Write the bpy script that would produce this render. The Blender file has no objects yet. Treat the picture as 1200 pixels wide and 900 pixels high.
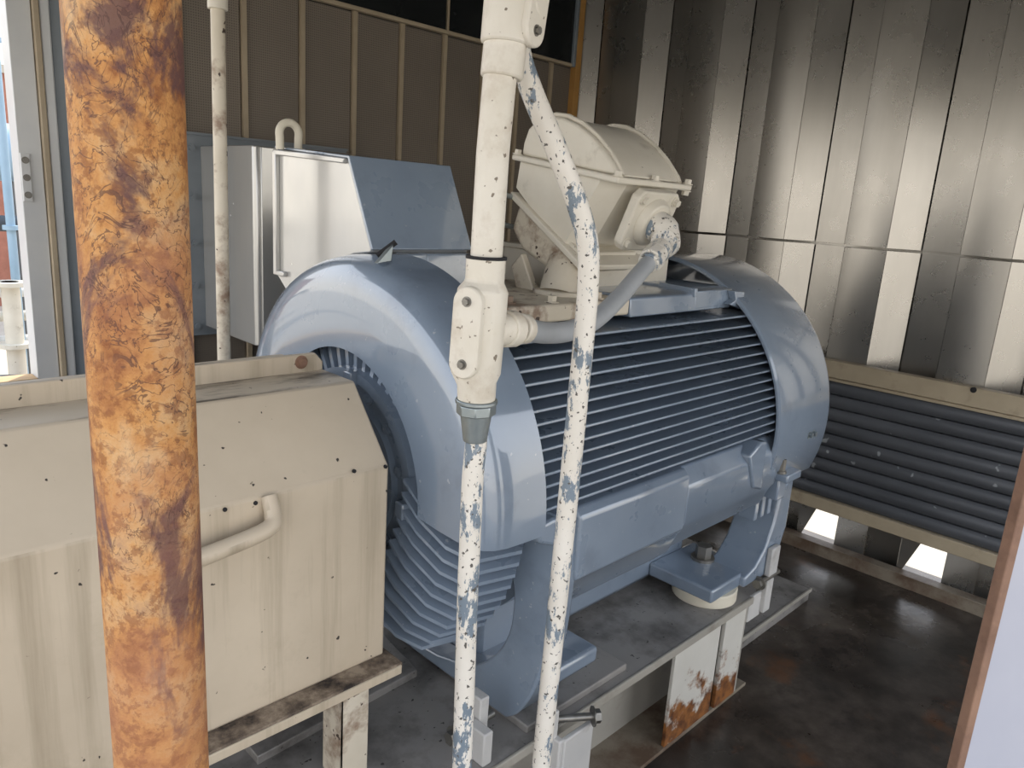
import bpy, bmesh, math, random
from mathutils import Vector, Matrix
random.seed(7)
S = bpy.context.scene
COL = S.collection
PI = math.pi

# ------------------------------------------------------------------ camera
YAW, PITCH, ROLL = math.radians(44.302), math.radians(13.756), math.radians(-3.884)
EYE = Vector((0, 0, 1.75))
def camera():
    cd = bpy.data.cameras.new('camera'); c = bpy.data.objects.new('camera', cd); COL.objects.link(c)
    cd.sensor_width = 36; cd.lens = 36*879.28/1200; cd.clip_start = .02; cd.clip_end = 300
    f0 = Vector((math.cos(YAW), math.sin(YAW), 0)); r0 = Vector((math.sin(YAW), -math.cos(YAW), 0)); up = Vector((0, 0, 1))
    fwd = f0*math.cos(PITCH) - up*math.sin(PITCH); dn = -(up*math.cos(PITCH) + f0*math.sin(PITCH))
    r = r0*math.cos(ROLL) + dn*math.sin(ROLL); d = -r0*math.sin(ROLL) + dn*math.cos(ROLL)
    m = Matrix((r, -d, -fwd)).transposed().to_4x4(); m.translation = EYE
    c.matrix_world = m; S.camera = c
camera()

# ------------------------------------------------------------------ sky, sun, exposure
def world():
    w = bpy.data.worlds.new('sky'); S.world = w; w.use_nodes = True
    nt = w.node_tree; n = nt.nodes; L = nt.links
    bg = n['Background']; tc = n.new('ShaderNodeTexCoord'); sp = n.new('ShaderNodeSeparateXYZ')
    cr = n.new('ShaderNodeValToRGB'); e = cr.color_ramp.elements
    e[0].position = 0.0; e[0].color = (1.0, .93, .82, 1)
    e[1].position = 1.0; e[1].color = (.62, .76, 1.0, 1)
    m = e.new(.25); m.color = (.93, .95, 1.0, 1)
    L.new(tc.outputs['Generated'], sp.inputs[0]); L.new(sp.outputs['Z'], cr.inputs[0])
    L.new(cr.outputs[0], bg.inputs[0]); bg.inputs[1].default_value = 1.25
world()
def sun():
    d = bpy.data.lights.new('sun_offscreen', 'SUN'); d.energy = 3.2; d.angle = math.radians(2); d.color = (1, .93, .82)
    o = bpy.data.objects.new('sun_offscreen', d); COL.objects.link(o)
    o.rotation_euler = Vector((.50, .55, .75)).to_track_quat('Z', 'Y').to_euler(); o.location = (8, 9, 12)
sun()
S.view_settings.view_transform = 'Standard'; S.view_settings.look = 'None'
S.view_settings.gamma = 1; S.view_settings.use_curve_mapping = False
S.view_settings.exposure = 0.92

# ------------------------------------------------------------------ materials
def srgb(h):
    h = h.lstrip('#'); v = [int(h[i:i+2], 16)/255 for i in (0, 2, 4)]
    return tuple((c/12.92 if c <= .04045 else ((c+.055)/1.055)**2.4) for c in v) + (1,)
class N:
    """small wrapper for building node trees"""
    def __init__(s, name):
        s.m = bpy.data.materials.new(name); s.m.use_nodes = True; s.t = s.m.node_tree; s.b = s.t.nodes['Principled BSDF']
        s.tc = s.t.nodes.new('ShaderNodeNewGeometry').outputs['Position']
    def map(s, scale=(1, 1, 1)):
        n = s.t.nodes.new('ShaderNodeMapping'); n.inputs['Scale'].default_value = scale; s.t.links.new(s.tc, n.inputs[0]); return n.outputs[0]
    def noise(s, scale, detail=6, rough=.6, stretch=(1, 1, 1), dist=0):
        n = s.t.nodes.new('ShaderNodeTexNoise'); n.inputs['Scale'].default_value = scale; n.inputs['Detail'].default_value = detail
        n.inputs['Roughness'].default_value = rough; n.inputs['Distortion'].default_value = dist
        s.t.links.new(s.map(stretch), n.inputs['Vector']); return n.outputs['Fac']
    def ramp(s, fac, stops):
        n = s.t.nodes.new('ShaderNodeValToRGB'); e = n.color_ramp.elements
        while len(e) < len(stops): e.new(.5)
        for i, (p, c) in enumerate(stops):
            e[i].position = p; e[i].color = c if len(c) == 4 else (*c, 1)
        s.t.links.new(fac, n.inputs[0]); return n.outputs[0]
    def step(s, fac, a, b): return s.ramp(fac, [(a, (0, 0, 0, 1)), (b, (1, 1, 1, 1))])
    def mix(s, fac, a, b):
        n = s.t.nodes.new('ShaderNodeMix'); n.data_type = 'RGBA'
        for i, v in ((0, fac), (6, a), (7, b)):
            if hasattr(v, 'is_linked') or hasattr(v, 'links'): s.t.links.new(v, n.inputs[i])
            else: n.inputs[i].default_value = v
        return n.outputs[2]
    def math(s, op, a, b=0.):
        n = s.t.nodes.new('ShaderNodeMath'); n.operation = op
        for i, v in ((0, a), (1, b)):
            if hasattr(v, 'links'): s.t.links.new(v, n.inputs[i])
            else: n.inputs[i].default_value = v
        return n.outputs[0]
    def xyz(s):
        n = s.t.nodes.new('ShaderNodeSeparateXYZ'); s.t.links.new(s.tc, n.inputs[0]); return n.outputs
    def set(s, k, v):
        if hasattr(v, 'links'): s.t.links.new(v, s.b.inputs[k])
        else: s.b.inputs[k].default_value = v
    def bump(s, h, strength=.3, dist=.01):
        n = s.t.nodes.new('ShaderNodeBump'); n.inputs['Strength'].default_value = strength; n.inputs['Distance'].default_value = dist
        s.t.links.new(h, n.inputs['Height']); s.t.links.new(n.outputs[0], s.b.inputs['Normal'])

def paint(name, a, b, rough=.4, metal=0., scale=6, stretch=(1, 1, 1), chips=None, grime=None, coat=0., speck=None, bump=.08, rvar=.12):
    """paint in two close tones; chips = (colour, threshold, scale), grime = (colour, lo, hi, scale, stretch), speck = (colour, threshold, scale)"""
    k = N(name)
    c = k.mix(k.step(k.noise(scale, 5, .6, stretch), .32, .68), srgb(a), srgb(b))
    if grime: c = k.mix(k.math('MULTIPLY', k.step(k.noise(grime[3], 7, .65, grime[4]), grime[1], grime[2]), .75), c, srgb(grime[0]))
    h = k.noise(scale*6, 4)
    if chips: c = k.mix(k.step(k.noise(chips[2], 7, .72, (1, 1, .4)), chips[1], chips[1]+.02), c, srgb(chips[0]))
    if speck: c = k.mix(k.step(k.noise(speck[2], 2, .5), speck[1], speck[1]+.03), c, srgb(speck[0]))
    k.set('Base Color', c); k.set('Metallic', metal)
    r = k.math('ADD', k.math('MULTIPLY', k.noise(scale*2.5, 4), rvar*2), rough-rvar); k.set('Roughness', r)
    if coat: k.set('Coat Weight', coat); k.set('Coat Roughness', .07); k.set('Coat IOR', 1.8)
    if bump: k.bump(h, bump, .004)
    return k.m

M = {}
M['motor'] = paint('motor_blue_grey_paint', '#7a8899', '#8492a2', .30, .0, 3, coat=1., grime=('#565c68', .55, .85, 5, (1, 1, 1)), speck=('#a0a7b2', .72, 60), bump=.03)
M['hood'] = paint('hood_grey_gloss_paint', '#b4b4b3', '#c0bfbb', .22, .45, 3, (1, 1, .3), coat=.3, bump=.02)
def guard_mat():
    k = N('guard_cream_paint')
    c = k.mix(k.step(k.noise(4, 5), .3, .7), srgb('#c6b8a3'), srgb('#b9ab96'))
    g = k.t.nodes.new('ShaderNodeNewGeometry'); sn = k.t.nodes.new('ShaderNodeSeparateXYZ'); k.t.links.new(g.outputs['True Normal'], sn.inputs[0])
    side = k.math('LESS_THAN', sn.outputs[2], .4); topf = k.math('GREATER_THAN', sn.outputs[2], .95)
    st = k.math('MULTIPLY', k.math('MULTIPLY', k.step(k.noise(7, 6, .6, (3.2, 3.2, .16)), .50, .72), side), .55)
    c = k.mix(st, c, srgb('#877a64'))
    c = k.mix(k.math('MULTIPLY', k.math('MULTIPLY', k.step(k.noise(5, 8, .68, (.6, 2, 1)), .46, .60), topf), .85), c, srgb('#4a4138'))
    c = k.mix(k.math('MULTIPLY', k.step(k.noise(3.2, 8, .7), .56, .74), .5), c, srgb('#9a8d76'))
    c = k.mix(k.step(k.noise(46, 2, .5), .725, .745), c, srgb('#2f2a26'))
    k.set('Base Color', c); k.set('Roughness', .5); k.bump(k.noise(24, 4), .08, .004); return k.m
M['guard'] = guard_mat()
M['cream'] = paint('cream_paint', '#dad4c6', '#cfc8b9', .45, .0, 6, grime=('#8b7f6c', .6, .85, 9, (1, 1, 1)), speck=('#6f6452', .74, 60))
M['cream_rusty'] = paint('cream_paint_rust_spotted', '#d2c9b8', '#c4baa7', .5, .0, 6, grime=('#6e4a30', .51, .64, 9, (1, 1, 1)), speck=('#3c2a20', .68, 40))
M['chipped'] = paint('chipped_white_pipe_paint', '#e2ddd4', '#d8d2c7', .45, .0, 6, chips=('#76838f', .545, 26), speck=('#57534e', .64, 105), bump=.25)
M['conduit'] = paint('worn_white_conduit_paint', '#ded8cc', '#d3ccbd', .45, .0, 7, speck=('#7b6f60', .69, 80), grime=('#a08a70', .52, .8, 9, (1, 1, 1)), bump=.2)
M['hose'] = paint('grey_hose_vinyl', '#adb0b3', '#9fa3a7', .5, .0, 8)
M['zinc'] = paint('galvanised_fitting', '#8d979b', '#a3aaab', .35, .8, 20)
M['steel'] = paint('bolt_steel', '#8f8d88', '#77746e', .4, .8, 20)
M['deck'] = paint('dusty_grey_deck_paint', '#85827f', '#94908b', .5, .0, 4, grime=('#3d3935', .46, .68, 5, (1, 1, 1)), speck=('#3a3733', .70, 60))
M['skid'] = paint('skid_pale_grey_paint', '#9a968d', '#a6a196', .5, .0, 4, grime=('#6f675b', .55, .8, 6, (1, 1, 1)))
M['skid_light'] = paint('pale_bracket_paint', '#b9b8b6', '#c4c2be', .5, .0, 6, grime=('#7b746a', .55, .8, 9, (1, 1, 1)))
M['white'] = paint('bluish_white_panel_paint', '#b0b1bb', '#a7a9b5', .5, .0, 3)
M['edge_rust'] = paint('rusty_panel_edge', '#8f6f5b', '#7c5f4f', .7, .0, 14, grime=('#5c4234', .5, .8, 18, (1, 1, 1)))
M['offwhite'] = paint('offwhite_pad', '#ddd6c4', '#cfc7b4', .5, .0, 8)
M['batten'] = paint('wall_batten_tan_paint', '#b3a48c', '#a3947d', .5, .0, 6)
M['ochre'] = paint('ochre_corner_trim', '#b98c4e', '#a67b42', .55, .0, 5)
M['rail'] = paint('louver_rail_tan_paint', '#b5a78e', '#a89a82', .5, .0, 6, grime=('#7d6c58', .58, .8, 8, (1, 1, 1)))
M['kick'] = paint('kick_rail_rusty_paint', '#7f7566', '#8d8373', .55, .0, 5, grime=('#4e321e', .44, .62, 5, (1, 1, 1)))
M['slat'] = paint('slat_dark_grey_metal', '#54575c', '#63666b', .42, .3, 7, (1, .3, 1), speck=('#a9adb0', .71, 14), bump=.1)
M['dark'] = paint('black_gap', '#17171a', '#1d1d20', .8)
M['ceiling'] = paint('ceiling_dark_sheet', '#4a4741', '#403d38', .6)
M['glass_dark'] = paint('dark_smoked_pane', '#1d2021', '#222526', .12, .0, 3, bump=0)
M['jamb_white'] = paint('jamb_pale_grey_paint', '#c6c8ca', '#d0d1d0', .4, .1, 4)
M['jamb_dark'] = paint('jamb_slate_paint', '#777f86', '#838a90', .45, .1, 4)
M['galv'] = paint('galvanised_sheet', '#a7a39c', '#afaba4', .28, .85, 3, (3, 3, .5), bump=.0, rvar=.04)
M['concrete'] = paint('pale_concrete', '#b9b1a3', '#a79f92', .8, .0, 2)
M['tank_white'] = paint('tank_white_paint', '#dcdad4', '#cfcdc6', .5, .0, 2)
M['tank_blue'] = paint('pipe_pale_blue_paint', '#9fb9cc', '#8faabd', .5, .0, 2)
M['brick'] = paint('red_brick', '#a06a58', '#8d5c4c', .8, .0, 9)
M['plank'] = paint('weathered_plank', '#c9a77b', '#b3936b', .7, .0, 4, (1, 6, 6))
M['dark_machine'] = paint('dark_machine_paint', '#3c4248', '#4a5056', .6)

def rust_mat():
    k = N('heavy_orange_rust')
    a = k.noise(16, 8, .7); b = k.noise(75, 5, .7); c = k.noise(6.5, 7, .66, (1, 1, .6), .8); w = k.noise(30, 3, .55, (1, 1, .7), 3.0)
    col = k.ramp(a, [(.30, srgb('#7d4822')), (.42, srgb('#a36c3b')), (.52, srgb('#bd874c')), (.62, srgb('#c49a69')), (.74, srgb('#9b7c62'))])
    col = k.mix(k.math('MULTIPLY', k.step(b, .50, .58), .6), col, srgb('#77421f'))
    col = k.mix(k.math('MULTIPLY', k.step(c, .52, .58), .85), col, srgb('#52363a'))
    col = k.mix(k.math('MULTIPLY', k.step(k.noise(3.0, 5, .6), .45, .6), .45), col, srgb('#a8755c'))
    line = k.math('LESS_THAN', k.math('ABSOLUTE', k.math('SUBTRACT', w, .5)), .016)
    line = k.math('MULTIPLY', line, k.step(k.noise(4, 4, .6), .48, .56))
    col = k.mix(k.math('MULTIPLY', line, .7), col, srgb('#4d302a'))
    col = k.mix(k.math('MULTIPLY', k.step(k.noise(9, 6, .6, (1, 1, .5)), .58, .7), .45), col, srgb('#d9c19c'))
    k.set('Base Color', col); k.set('Roughness', .72); k.bump(k.math('ADD', b, a), .5, .006); return k.m
M['rust'] = rust_mat()

def floor_mat():
    k = N('dark_wet_stained_floor')
    a = k.noise(2.2, 9, .68); b = k.noise(9, 8, .7); c = k.noise(1.3, 6, .6)
    col = k.ramp(a, [(.30, srgb('#191715')), (.46, srgb('#332d28')), (.56, srgb('#473f38')), (.68, srgb('#5f574e')), (.8, srgb('#513f30'))])
    col = k.mix(k.math('MULTIPLY', k.step(b, .52, .66), .6), col, srgb('#241f1c'))
    col = k.mix(k.math('MULTIPLY', k.step(k.noise(3.1, 7, .62), .60, .70), .55), col, srgb('#6a4225'))
    k.set('Base Color', col)
    k.set('Roughness', k.ramp(c, [(.36, (.10,)*3), (.5, (.32,)*3), (.64, (.62,)*3)])); k.bump(b, .25, .006); return k.m
M['floor'] = floor_mat()

def perf_mat():
    k = N('perforated_brown_grey_panel')
    x, y, z = k.xyz()
    def cell(v, off):
        f = k.math('FRACT', k.math('ADD', k.math('MULTIPLY', v, 95.), off)); return k.math('POWER', k.math('SUBTRACT', f, .5), 2.)
    d = k.math('ADD', cell(x, 0.), cell(z, 0.)); hole = k.step(d, .05, .075)
    base = k.mix(k.step(k.noise(1.6, 5), .3, .7), srgb('#867c70'), srgb('#776e63'))
    k.set('Base Color', k.mix(hole, srgb('#575049'), base)); k.set('Roughness', .5); k.set('Metallic', .1); k.bump(hole, .3, .002); return k.m
M['perf'] = perf_mat()

def stain_plate():
    k = N('offwhite_plate_rusted_at_foot')
    x, y, z = k.xyz()
    c = k.mix(k.step(k.noise(4, 5), .3, .7), srgb('#cfccc3'), srgb('#c3c0b7'))
    n = k.noise(11, 7, .65)
    m = k.step(k.math('SUBTRACT', k.math('ADD', n, .10), k.math('MULTIPLY', z, 1.35)), .36, .47)
    c = k.mix(m, c, k.ramp(k.noise(24, 6), [(.35, srgb('#4b2a18')), (.6, srgb('#8d5a2c'))]))
    k.set('Base Color', c); k.set('Roughness', .6); return k.m
M['stain_plate'] = stain_plate()

def ledge_mat():
    k = N('dirty_ledge')
    c = k.ramp(k.noise(16, 8, .7), [(.35, srgb('#2d2622')), (.5, srgb('#6f6153')), (.65, srgb('#9b8c79'))])
    k.set('Base Color', c); k.set('Roughness', .8); k.bump(k.noise(30), .4, .004); return k.m
M['ledge'] = ledge_mat()

# ------------------------------------------------------------------ mesh helpers
def box(bm, lo, hi):
    v = [bm.verts.new((x, y, z)) for x in (lo[0], hi[0]) for y in (lo[1], hi[1]) for z in (lo[2], hi[2])]
    for f in ((0, 1, 3, 2), (4, 6, 7, 5), (0, 4, 5, 1), (2, 3, 7, 6), (0, 2, 6, 4), (1, 5, 7, 3)): bm.faces.new([v[i] for i in f])
    return bm
def prism(bm, pts, axis, a, b):
    """polygon in the two other axes (in xyz order), extruded along axis"""
    def put(p, t):
        q = list(p); q.insert(axis, t); return bm.verts.new(q)
    A = [put(p, a) for p in pts]; B = [put(p, b) for p in pts]; n = len(pts)
    bm.faces.new(A); bm.faces.new(B[::-1])
    for i in range(n): bm.faces.new((A[i], A[(i+1) % n], B[(i+1) % n], B[i]))
    return bm
def frame_of(d):
    d = d.normalized(); u = d.orthogonal().normalized() if abs(d.z) > .99 else d.cross(Vector((0, 0, 1))).normalized()
    return u, d.cross(u).normalized()
def tube(bm, pts, r, n=16, caps=True, closed=False):
    pts = [Vector(p) for p in pts]; k = len(pts); rr = r if isinstance(r, (list, tuple)) else [r]*k
    u = None; rings = []
    for i, p in enumerate(pts):
        if closed: d = pts[(i+1) % k]-pts[i-1]
        else: d = pts[min(i+1, k-1)]-pts[max(i-1, 0)]
        d.normalize()
        if u is None: u, v = frame_of(d)
        else:
            u = (u-d*u.dot(d)).normalized(); v = d.cross(u)
        rings.append([bm.verts.new(p+(u*math.cos(t)+v*math.sin(t))*rr[i]) for t in (2*PI*j/n for j in range(n))])
    for i in range(k if closed else k-1):
        a, b = rings[i], rings[(i+1) % k]
        for j in range(n): bm.faces.new((a[j], a[(j+1) % n], b[(j+1) % n], b[j]))
    if caps and not closed: bm.faces.new(rings[0][::-1]); bm.faces.new(rings[-1])
    return bm
def spline(pts, m=6):
    P = [Vector(p) for p in pts]; P = [P[0]*2-P[1]]+P+[P[-1]*2-P[-2]]; out = []
    for i in range(1, len(P)-2):
        for j in range(m):
            t = j/m; a, b, c, d = P[i-1:i+3]
            out.append(.5*((2*b)+(c-a)*t+(2*a-5*b+4*c-d)*t*t+(3*b-a-3*c+d)*t**3))
    out.append(P[-2]); return out
def lathe(bm, prof, yc, zc, a0=0., a1=360., n=64, closed_profile=True):
    """profile of (x, r) turned about the motor axis; 0 deg looks to -Y, 90 deg up"""
    full = abs(a1-a0) >= 359.9; k = n if full else n+1; rings = []
    for i in range(k):
        t = math.radians(a0+(a1-a0)*i/n)
        rings.append([bm.verts.new((x, yc-r*math.cos(t), zc+r*math.sin(t))) for x, r in prof])
    m = len(prof)
    for i in range(n):
        a, b = rings[i], rings[(i+1) % k]
        for j in range(m if closed_profile else m-1):
            bm.faces.new((a[j], a[(j+1) % m], b[(j+1) % m], b[j]))
    if not full and closed_profile: bm.faces.new(rings[0]); bm.faces.new(rings[-1][::-1])
    return bm
def hexhead(bm, c, d, r, h, n=6):
    c = Vector(c); d = Vector(d).normalized(); tube(bm, [c, c+d*h*.18], r*1.45, 16); tube(bm, [c+d*h*.18, c+d*h], r, n); return bm

def mesh(name, bm, m, smooth=True, ang=32):
    bmesh.ops.remove_doubles(bm, verts=bm.verts, dist=1e-6); bmesh.ops.recalc_face_normals(bm, faces=bm.faces)
    me = bpy.data.meshes.new(name); bm.to_mesh(me); bm.free(); me.materials.append(M[m] if isinstance(m, str) else m)
    if smooth:
        me.shade_smooth(); me.set_sharp_from_angle(angle=math.radians(ang))
    return me
def obj(name, bm, m, parent=None, bevel=0., seg=2, smooth=True, loc=None):
    """bm is in world coordinates; origin goes to the parent's base (or loc)"""
    base = Vector(parent['_base']) if parent is not None and '_base' in parent else (Vector(loc) if loc else Vector((0, 0, 0)))
    bmesh.ops.translate(bm, verts=bm.verts, vec=-base)
    o = bpy.data.objects.new(name, mesh(name, bm, m, smooth)); COL.objects.link(o)
    if parent is not None: o.parent = parent; o['_base'] = parent['_base'] if '_base' in parent else (0., 0., 0.)
    else: o.location = base; o['_base'] = tuple(base)
    if bevel:
        b = o.modifiers.new('bevel', 'BEVEL'); b.width = bevel; b.segments = seg; b.limit_method = 'ANGLE'; b.angle_limit = math.radians(35)
    return o
def inst(name, me, parent, loc, rot=(0, 0, 0)):
    o = bpy.data.objects.new(name, me); COL.objects.link(o); o.parent = parent
    o.location = Vector(loc)-Vector(parent['_base']); o.rotation_euler = rot; o['_base'] = parent['_base']; return o
def thing(name, label, cat, base, group=None):
    o = bpy.data.objects.new(name, None); COL.objects.link(o); o.empty_display_size = .1; o.location = base
    o['_base'] = tuple(float(v) for v in base); o['label'] = label; o['category'] = cat
    if group: o['group'] = group
    return o
def tag(o, label, cat, group=None):
    o['label'] = label; o['category'] = cat
    if group: o['group'] = group
    return o
def struct(name, label, cat, base=(0, 0, 0)):
    o = thing(name, label, cat, base); o['kind'] = 'structure'; return o
def stag(o, label, cat): tag(o, label, cat); o['kind'] = 'structure'; return o
nb = bmesh.new

def bolt_mesh(r, h, m='steel'):
    bm = nb(); hexhead(bm, (0, 0, 0), (0, 0, 1), r, h); return mesh('bolt', bm, m)
BOLT_S = bolt_mesh(.009, .010); BOLT_M = bolt_mesh(.016, .022); BOLT_MB = bolt_mesh(.014, .016, 'motor'); BOLT_C = bolt_mesh(.011, .014, 'cream')
TO_MX = (0, -PI/2, 0); TO_MY = (PI/2, 0, 0)          # bolt head pointing to -X / -Y

# ================================================================== SETTING
YB, XW, ZC = 3.47, 4.0, 3.05
# floor and ground outside
stag(obj('floor', box(nb(), (-.6, -1.2, -.10), (4.15, 3.6, 0)), 'floor', smooth=False), 'dark stained wet floor around the motor skid', 'floor')
stag(obj('ground', box(nb(), (-40, -40, -.5), (40, 40, -.102)), 'concrete', smooth=False), 'pale concrete ground outside the enclosure', 'ground')
stag(obj('ceiling', box(nb(), (-.5, -.75, ZC), (4.2, 3.65, ZC+.06)), 'ceiling', smooth=False), 'dark sheet roof over the enclosure', 'ceiling')

stag(obj('shade_header_front', box(nb(), (-.5, -.75, 2.5), (4.15, -.70, ZC)), 'ceiling', smooth=False), 'added unseen dark header over the open side, shading the upper walls', 'wall')  # added out of view to keep sky light off the upper walls
stag(obj('shade_header_end', box(nb(), (-.5, -.70, 2.65), (-.45, 3.57, ZC)), 'ceiling', smooth=False), 'added unseen dark header over the open end, shading the upper walls', 'trim')  # second added blocker, out of view, darkens the wall tops from the left
# back wall: backing, perforated panels, battens
wb = struct('wall_back', 'brown perforated acoustic wall with tan battens behind the motor', 'wall')
obj('backing', box(nb(), (.98, YB+.012, 0), (4.12, YB+.10, ZC)), 'ceiling', wb, smooth=False)
BX = [1.098+.29*i for i in range(11)]
PW = .29
pm = None
for i in range(-1, 10):
    x0 = BX[0]+PW*i if i >= 0 else .99
    x1 = min(BX[0]+PW*(i+1), 3.97)
    obj('perforated_panel', box(nb(), (x0+.016, YB-.002, 0), (x1-.016, YB+.012, 2.60 if x1 > 1.7 else ZC)), 'perf', wb, .002, 1)
bt = mesh('batten', box(nb(), (-.011, -.018, 0), (.011, .012, 2.605)), 'batten')
btl = mesh('batten', box(nb(), (-.011, -.018, 0), (.011, .012, ZC)), 'batten')
for i in range(11):
    x = 1.098+PW*i
    if x < 3.95: inst('batten', btl if x < 1.6 else bt, wb, (x, YB, 0))
# dark clerestory window in the back wall
w1 = struct('window_1', 'dark clerestory window above the perforated wall', 'window')
for a, b in ((1.62, 2.82), (2.85, 3.865)): obj('pane', box(nb(), (a, YB-.03, 2.625), (b, YB-.012, ZC)), 'glass_dark', w1, smooth=False)
obj('mullion', box(nb(), (2.828, YB-.034, 2.62), (2.842, YB-.01, ZC)), 'batten', w1)
obj('bottom_frame', box(nb(), (1.6, YB-.04, 2.603), (3.885, YB-.005, 2.623)), 'batten', w1, .003)
obj('side_frame', box(nb(), (3.866, YB-.05, 2.603), (3.89, YB-.005, ZC)), 'jamb_dark', w1, .003)
stag(obj('trim_1', box(nb(), (3.895, YB-.05, 0), (3.945, YB-.002, ZC)), 'ochre', None, .004), 'ochre corner post where the two walls meet', 'trim')

# right wall: ribbed sheets in two lifts
wr = struct('wall_right', 'ribbed galvanised sheet wall behind the motor and louver', 'wall')
obj('backing', box(nb(), (4.075, -.9, .245), (4.15, YB+.1, ZC)), 'galv', wr, smooth=False)
PER = .532; ZS = 1.635
def strip(z0, z1, dx, kind):
    """profile (x, y) of one strip of the sheet, 4 mm thick, from z0 to z1; y is measured down from the rib edge"""
    pro = {'rib': [(3.95, 0), (3.942, -.1), (3.95, -.205)], 'web': [(3.951, -.207), (4.045, -.333)],
           'pan': [(4.047, -.341), (4.05, -.505), (3.951, -.530)]}[kind]
    bm = nb(); th = .006
    pts = [(x+dx, y) for x, y in pro]+[(x+dx+th, y+.001) for x, y in pro[::-1]]
    prism(bm, pts, 2, z0, z1); return bm
up = {k: mesh(k, strip(ZS+.007, ZC, -.010, k), m) for k, m in (('rib', 'galv'), ('web', 'galv'), ('pan', 'galv'))}
lo = {k: mesh(k, strip(.245 if k == 'rib' else 0, ZS-.007, 0, k), m) for k, m in (('rib', 'galv'), ('web', 'galv'), ('pan', 'galv'))}
for k in range(-4, 5):
    y = 1.554+PER*k
    if y-.53 < -.9: continue
    for nm in (('rib', 'web', 'pan') if k < 4 else ('web', 'pan')):
        inst('sheet_'+nm, up[nm], wr, (0, y, 0)); inst('sheet_'+nm, lo[nm], wr, (0, y, 0))
# feet of the ribs are cut away on a slant below the louver, daylight from outside shows there; seams of web and pan are backed
for k in range(-4, 5):
    y = 1.554+PER*k
    if y-.53 < -.9: continue
    if k < 4: obj('rib_foot', prism(nb(), [(y, .246), (y-.095, .246), (y-.006, .0), (y, .0)], 0, 3.945, 3.951), 'galv', wr, smooth=False)
    obj('seam_backing', box(nb(), (4.056, y-.50, 0), (4.070, y-.315, .25)), 'galv', wr, smooth=False)
# louver panel and kick rail on the right wall
lv = thing('wall_louver', 'dark slatted louver panel framed by tan rails on the ribbed wall', 'louver', (3.92, 1.0, .245))
LY0, LY1 = -.7, 2.05
obj('top_rail', box(nb(), (3.885, LY0, .965), (3.94, LY1, 1.055)), 'rail', lv, .004)
obj('inner_lip', box(nb(), (3.895, LY0, .945), (3.94, LY1, .962)), 'rail', lv, .003)
obj('bottom_rail', box(nb(), (3.885, LY0, .245), (3.94, LY1, .312)), 'rail', lv, .004)
obj('end_rail', box(nb(), (3.886, LY1-.004, .246), (3.939, LY1+.06, 1.054)), 'rail', lv, .004)
obj('screw_hole_dark_disc', tube(nb(), [(3.889, .84, 1.045), (3.88, .84, 1.045)], .013, 12), 'dark', lv)  # black disc stands in for the darkness of an open screw hole
sl = mesh('slat', prism(nb(), [(3.934, .068), (3.912, .066), (3.902, .054), (3.899, .034), (3.902, .014), (3.912, .002), (3.934, 0)], 1, LY0, LY1), 'slat')
for i in range(9): inst('slat', sl, lv, (0, 0, .314+.0702*i))
kr = thing('kick_rail', 'rust-stained tan angle rail on the floor below the louver', 'rail', (3.88, 1, 0))
obj('upright', box(nb(), (3.862, -.7, 0), (3.878, 2.6, .062)), 'kick', kr, .003)
obj('top_leg', box(nb(), (3.862, -.7, .056), (3.935, 2.6, .066)), 'kick', kr, .002)

# door opening at the left: jamb
d1 = struct('door_1', 'pale grey jamb of the doorway to the yard', 'door frame')
obj('outer_jamb', box(nb(), (.765, YB-.01, 0), (.845, YB+.10, ZC)), 'jamb_white', d1, .003)
obj('jamb_bead', box(nb(), (.847, YB-.03, 0), (.868, YB+.10, ZC)), 'batten', d1, .003)
obj('jamb_channel', box(nb(), (.870, YB-.022, 0), (.905, YB+.10, ZC)), 'jamb_white', d1, .006)
obj('inner_jamb', box(nb(), (.907, YB-.006, 0), (.957, YB+.10, ZC)), 'jamb_dark', d1, .003)
obj('edge_strip', box(nb(), (.959, YB-.05, 0), (.982, YB+.10, ZC)), 'jamb_white', d1, .004)  # pale strip stands in for the lit edge of the next panel
hg = obj('hinge', box(nb(), (.768, YB-.02, 1.62), (.80, YB-.008, 1.80)), 'jamb_white', d1, .002)
for z in (1.645, 1.71, 1.775): inst('screw', BOLT_S, hg, (.784, YB-.02, z), TO_MY)
stag(obj('door_sill', box(nb(), (-.5, YB-.02, .86), (.765, YB+.08, .915)), 'plank', None, .004), 'tan sill board across the doorway', 'sill')
stag(obj('wall_left', box(nb(), (-.5, YB, 0), (.765, YB+.06, .86)), 'jamb_dark', None), 'low grey panel under the doorway sill', 'wall')

# ================================================================== ELECTRIC MOTOR
YC, Z0 = 1.57, 1.045
mo = thing('electric_motor', 'large blue-grey electric motor with horizontal cooling fins on the skid', 'motor', (1.8, YC, .43))
obj('stator_frame', lathe(nb(), [(1.10, .02), (1.10, .422), (2.66, .422), (2.66, .02)], YC, Z0, n=72, closed_profile=True), 'motor', mo)
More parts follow.
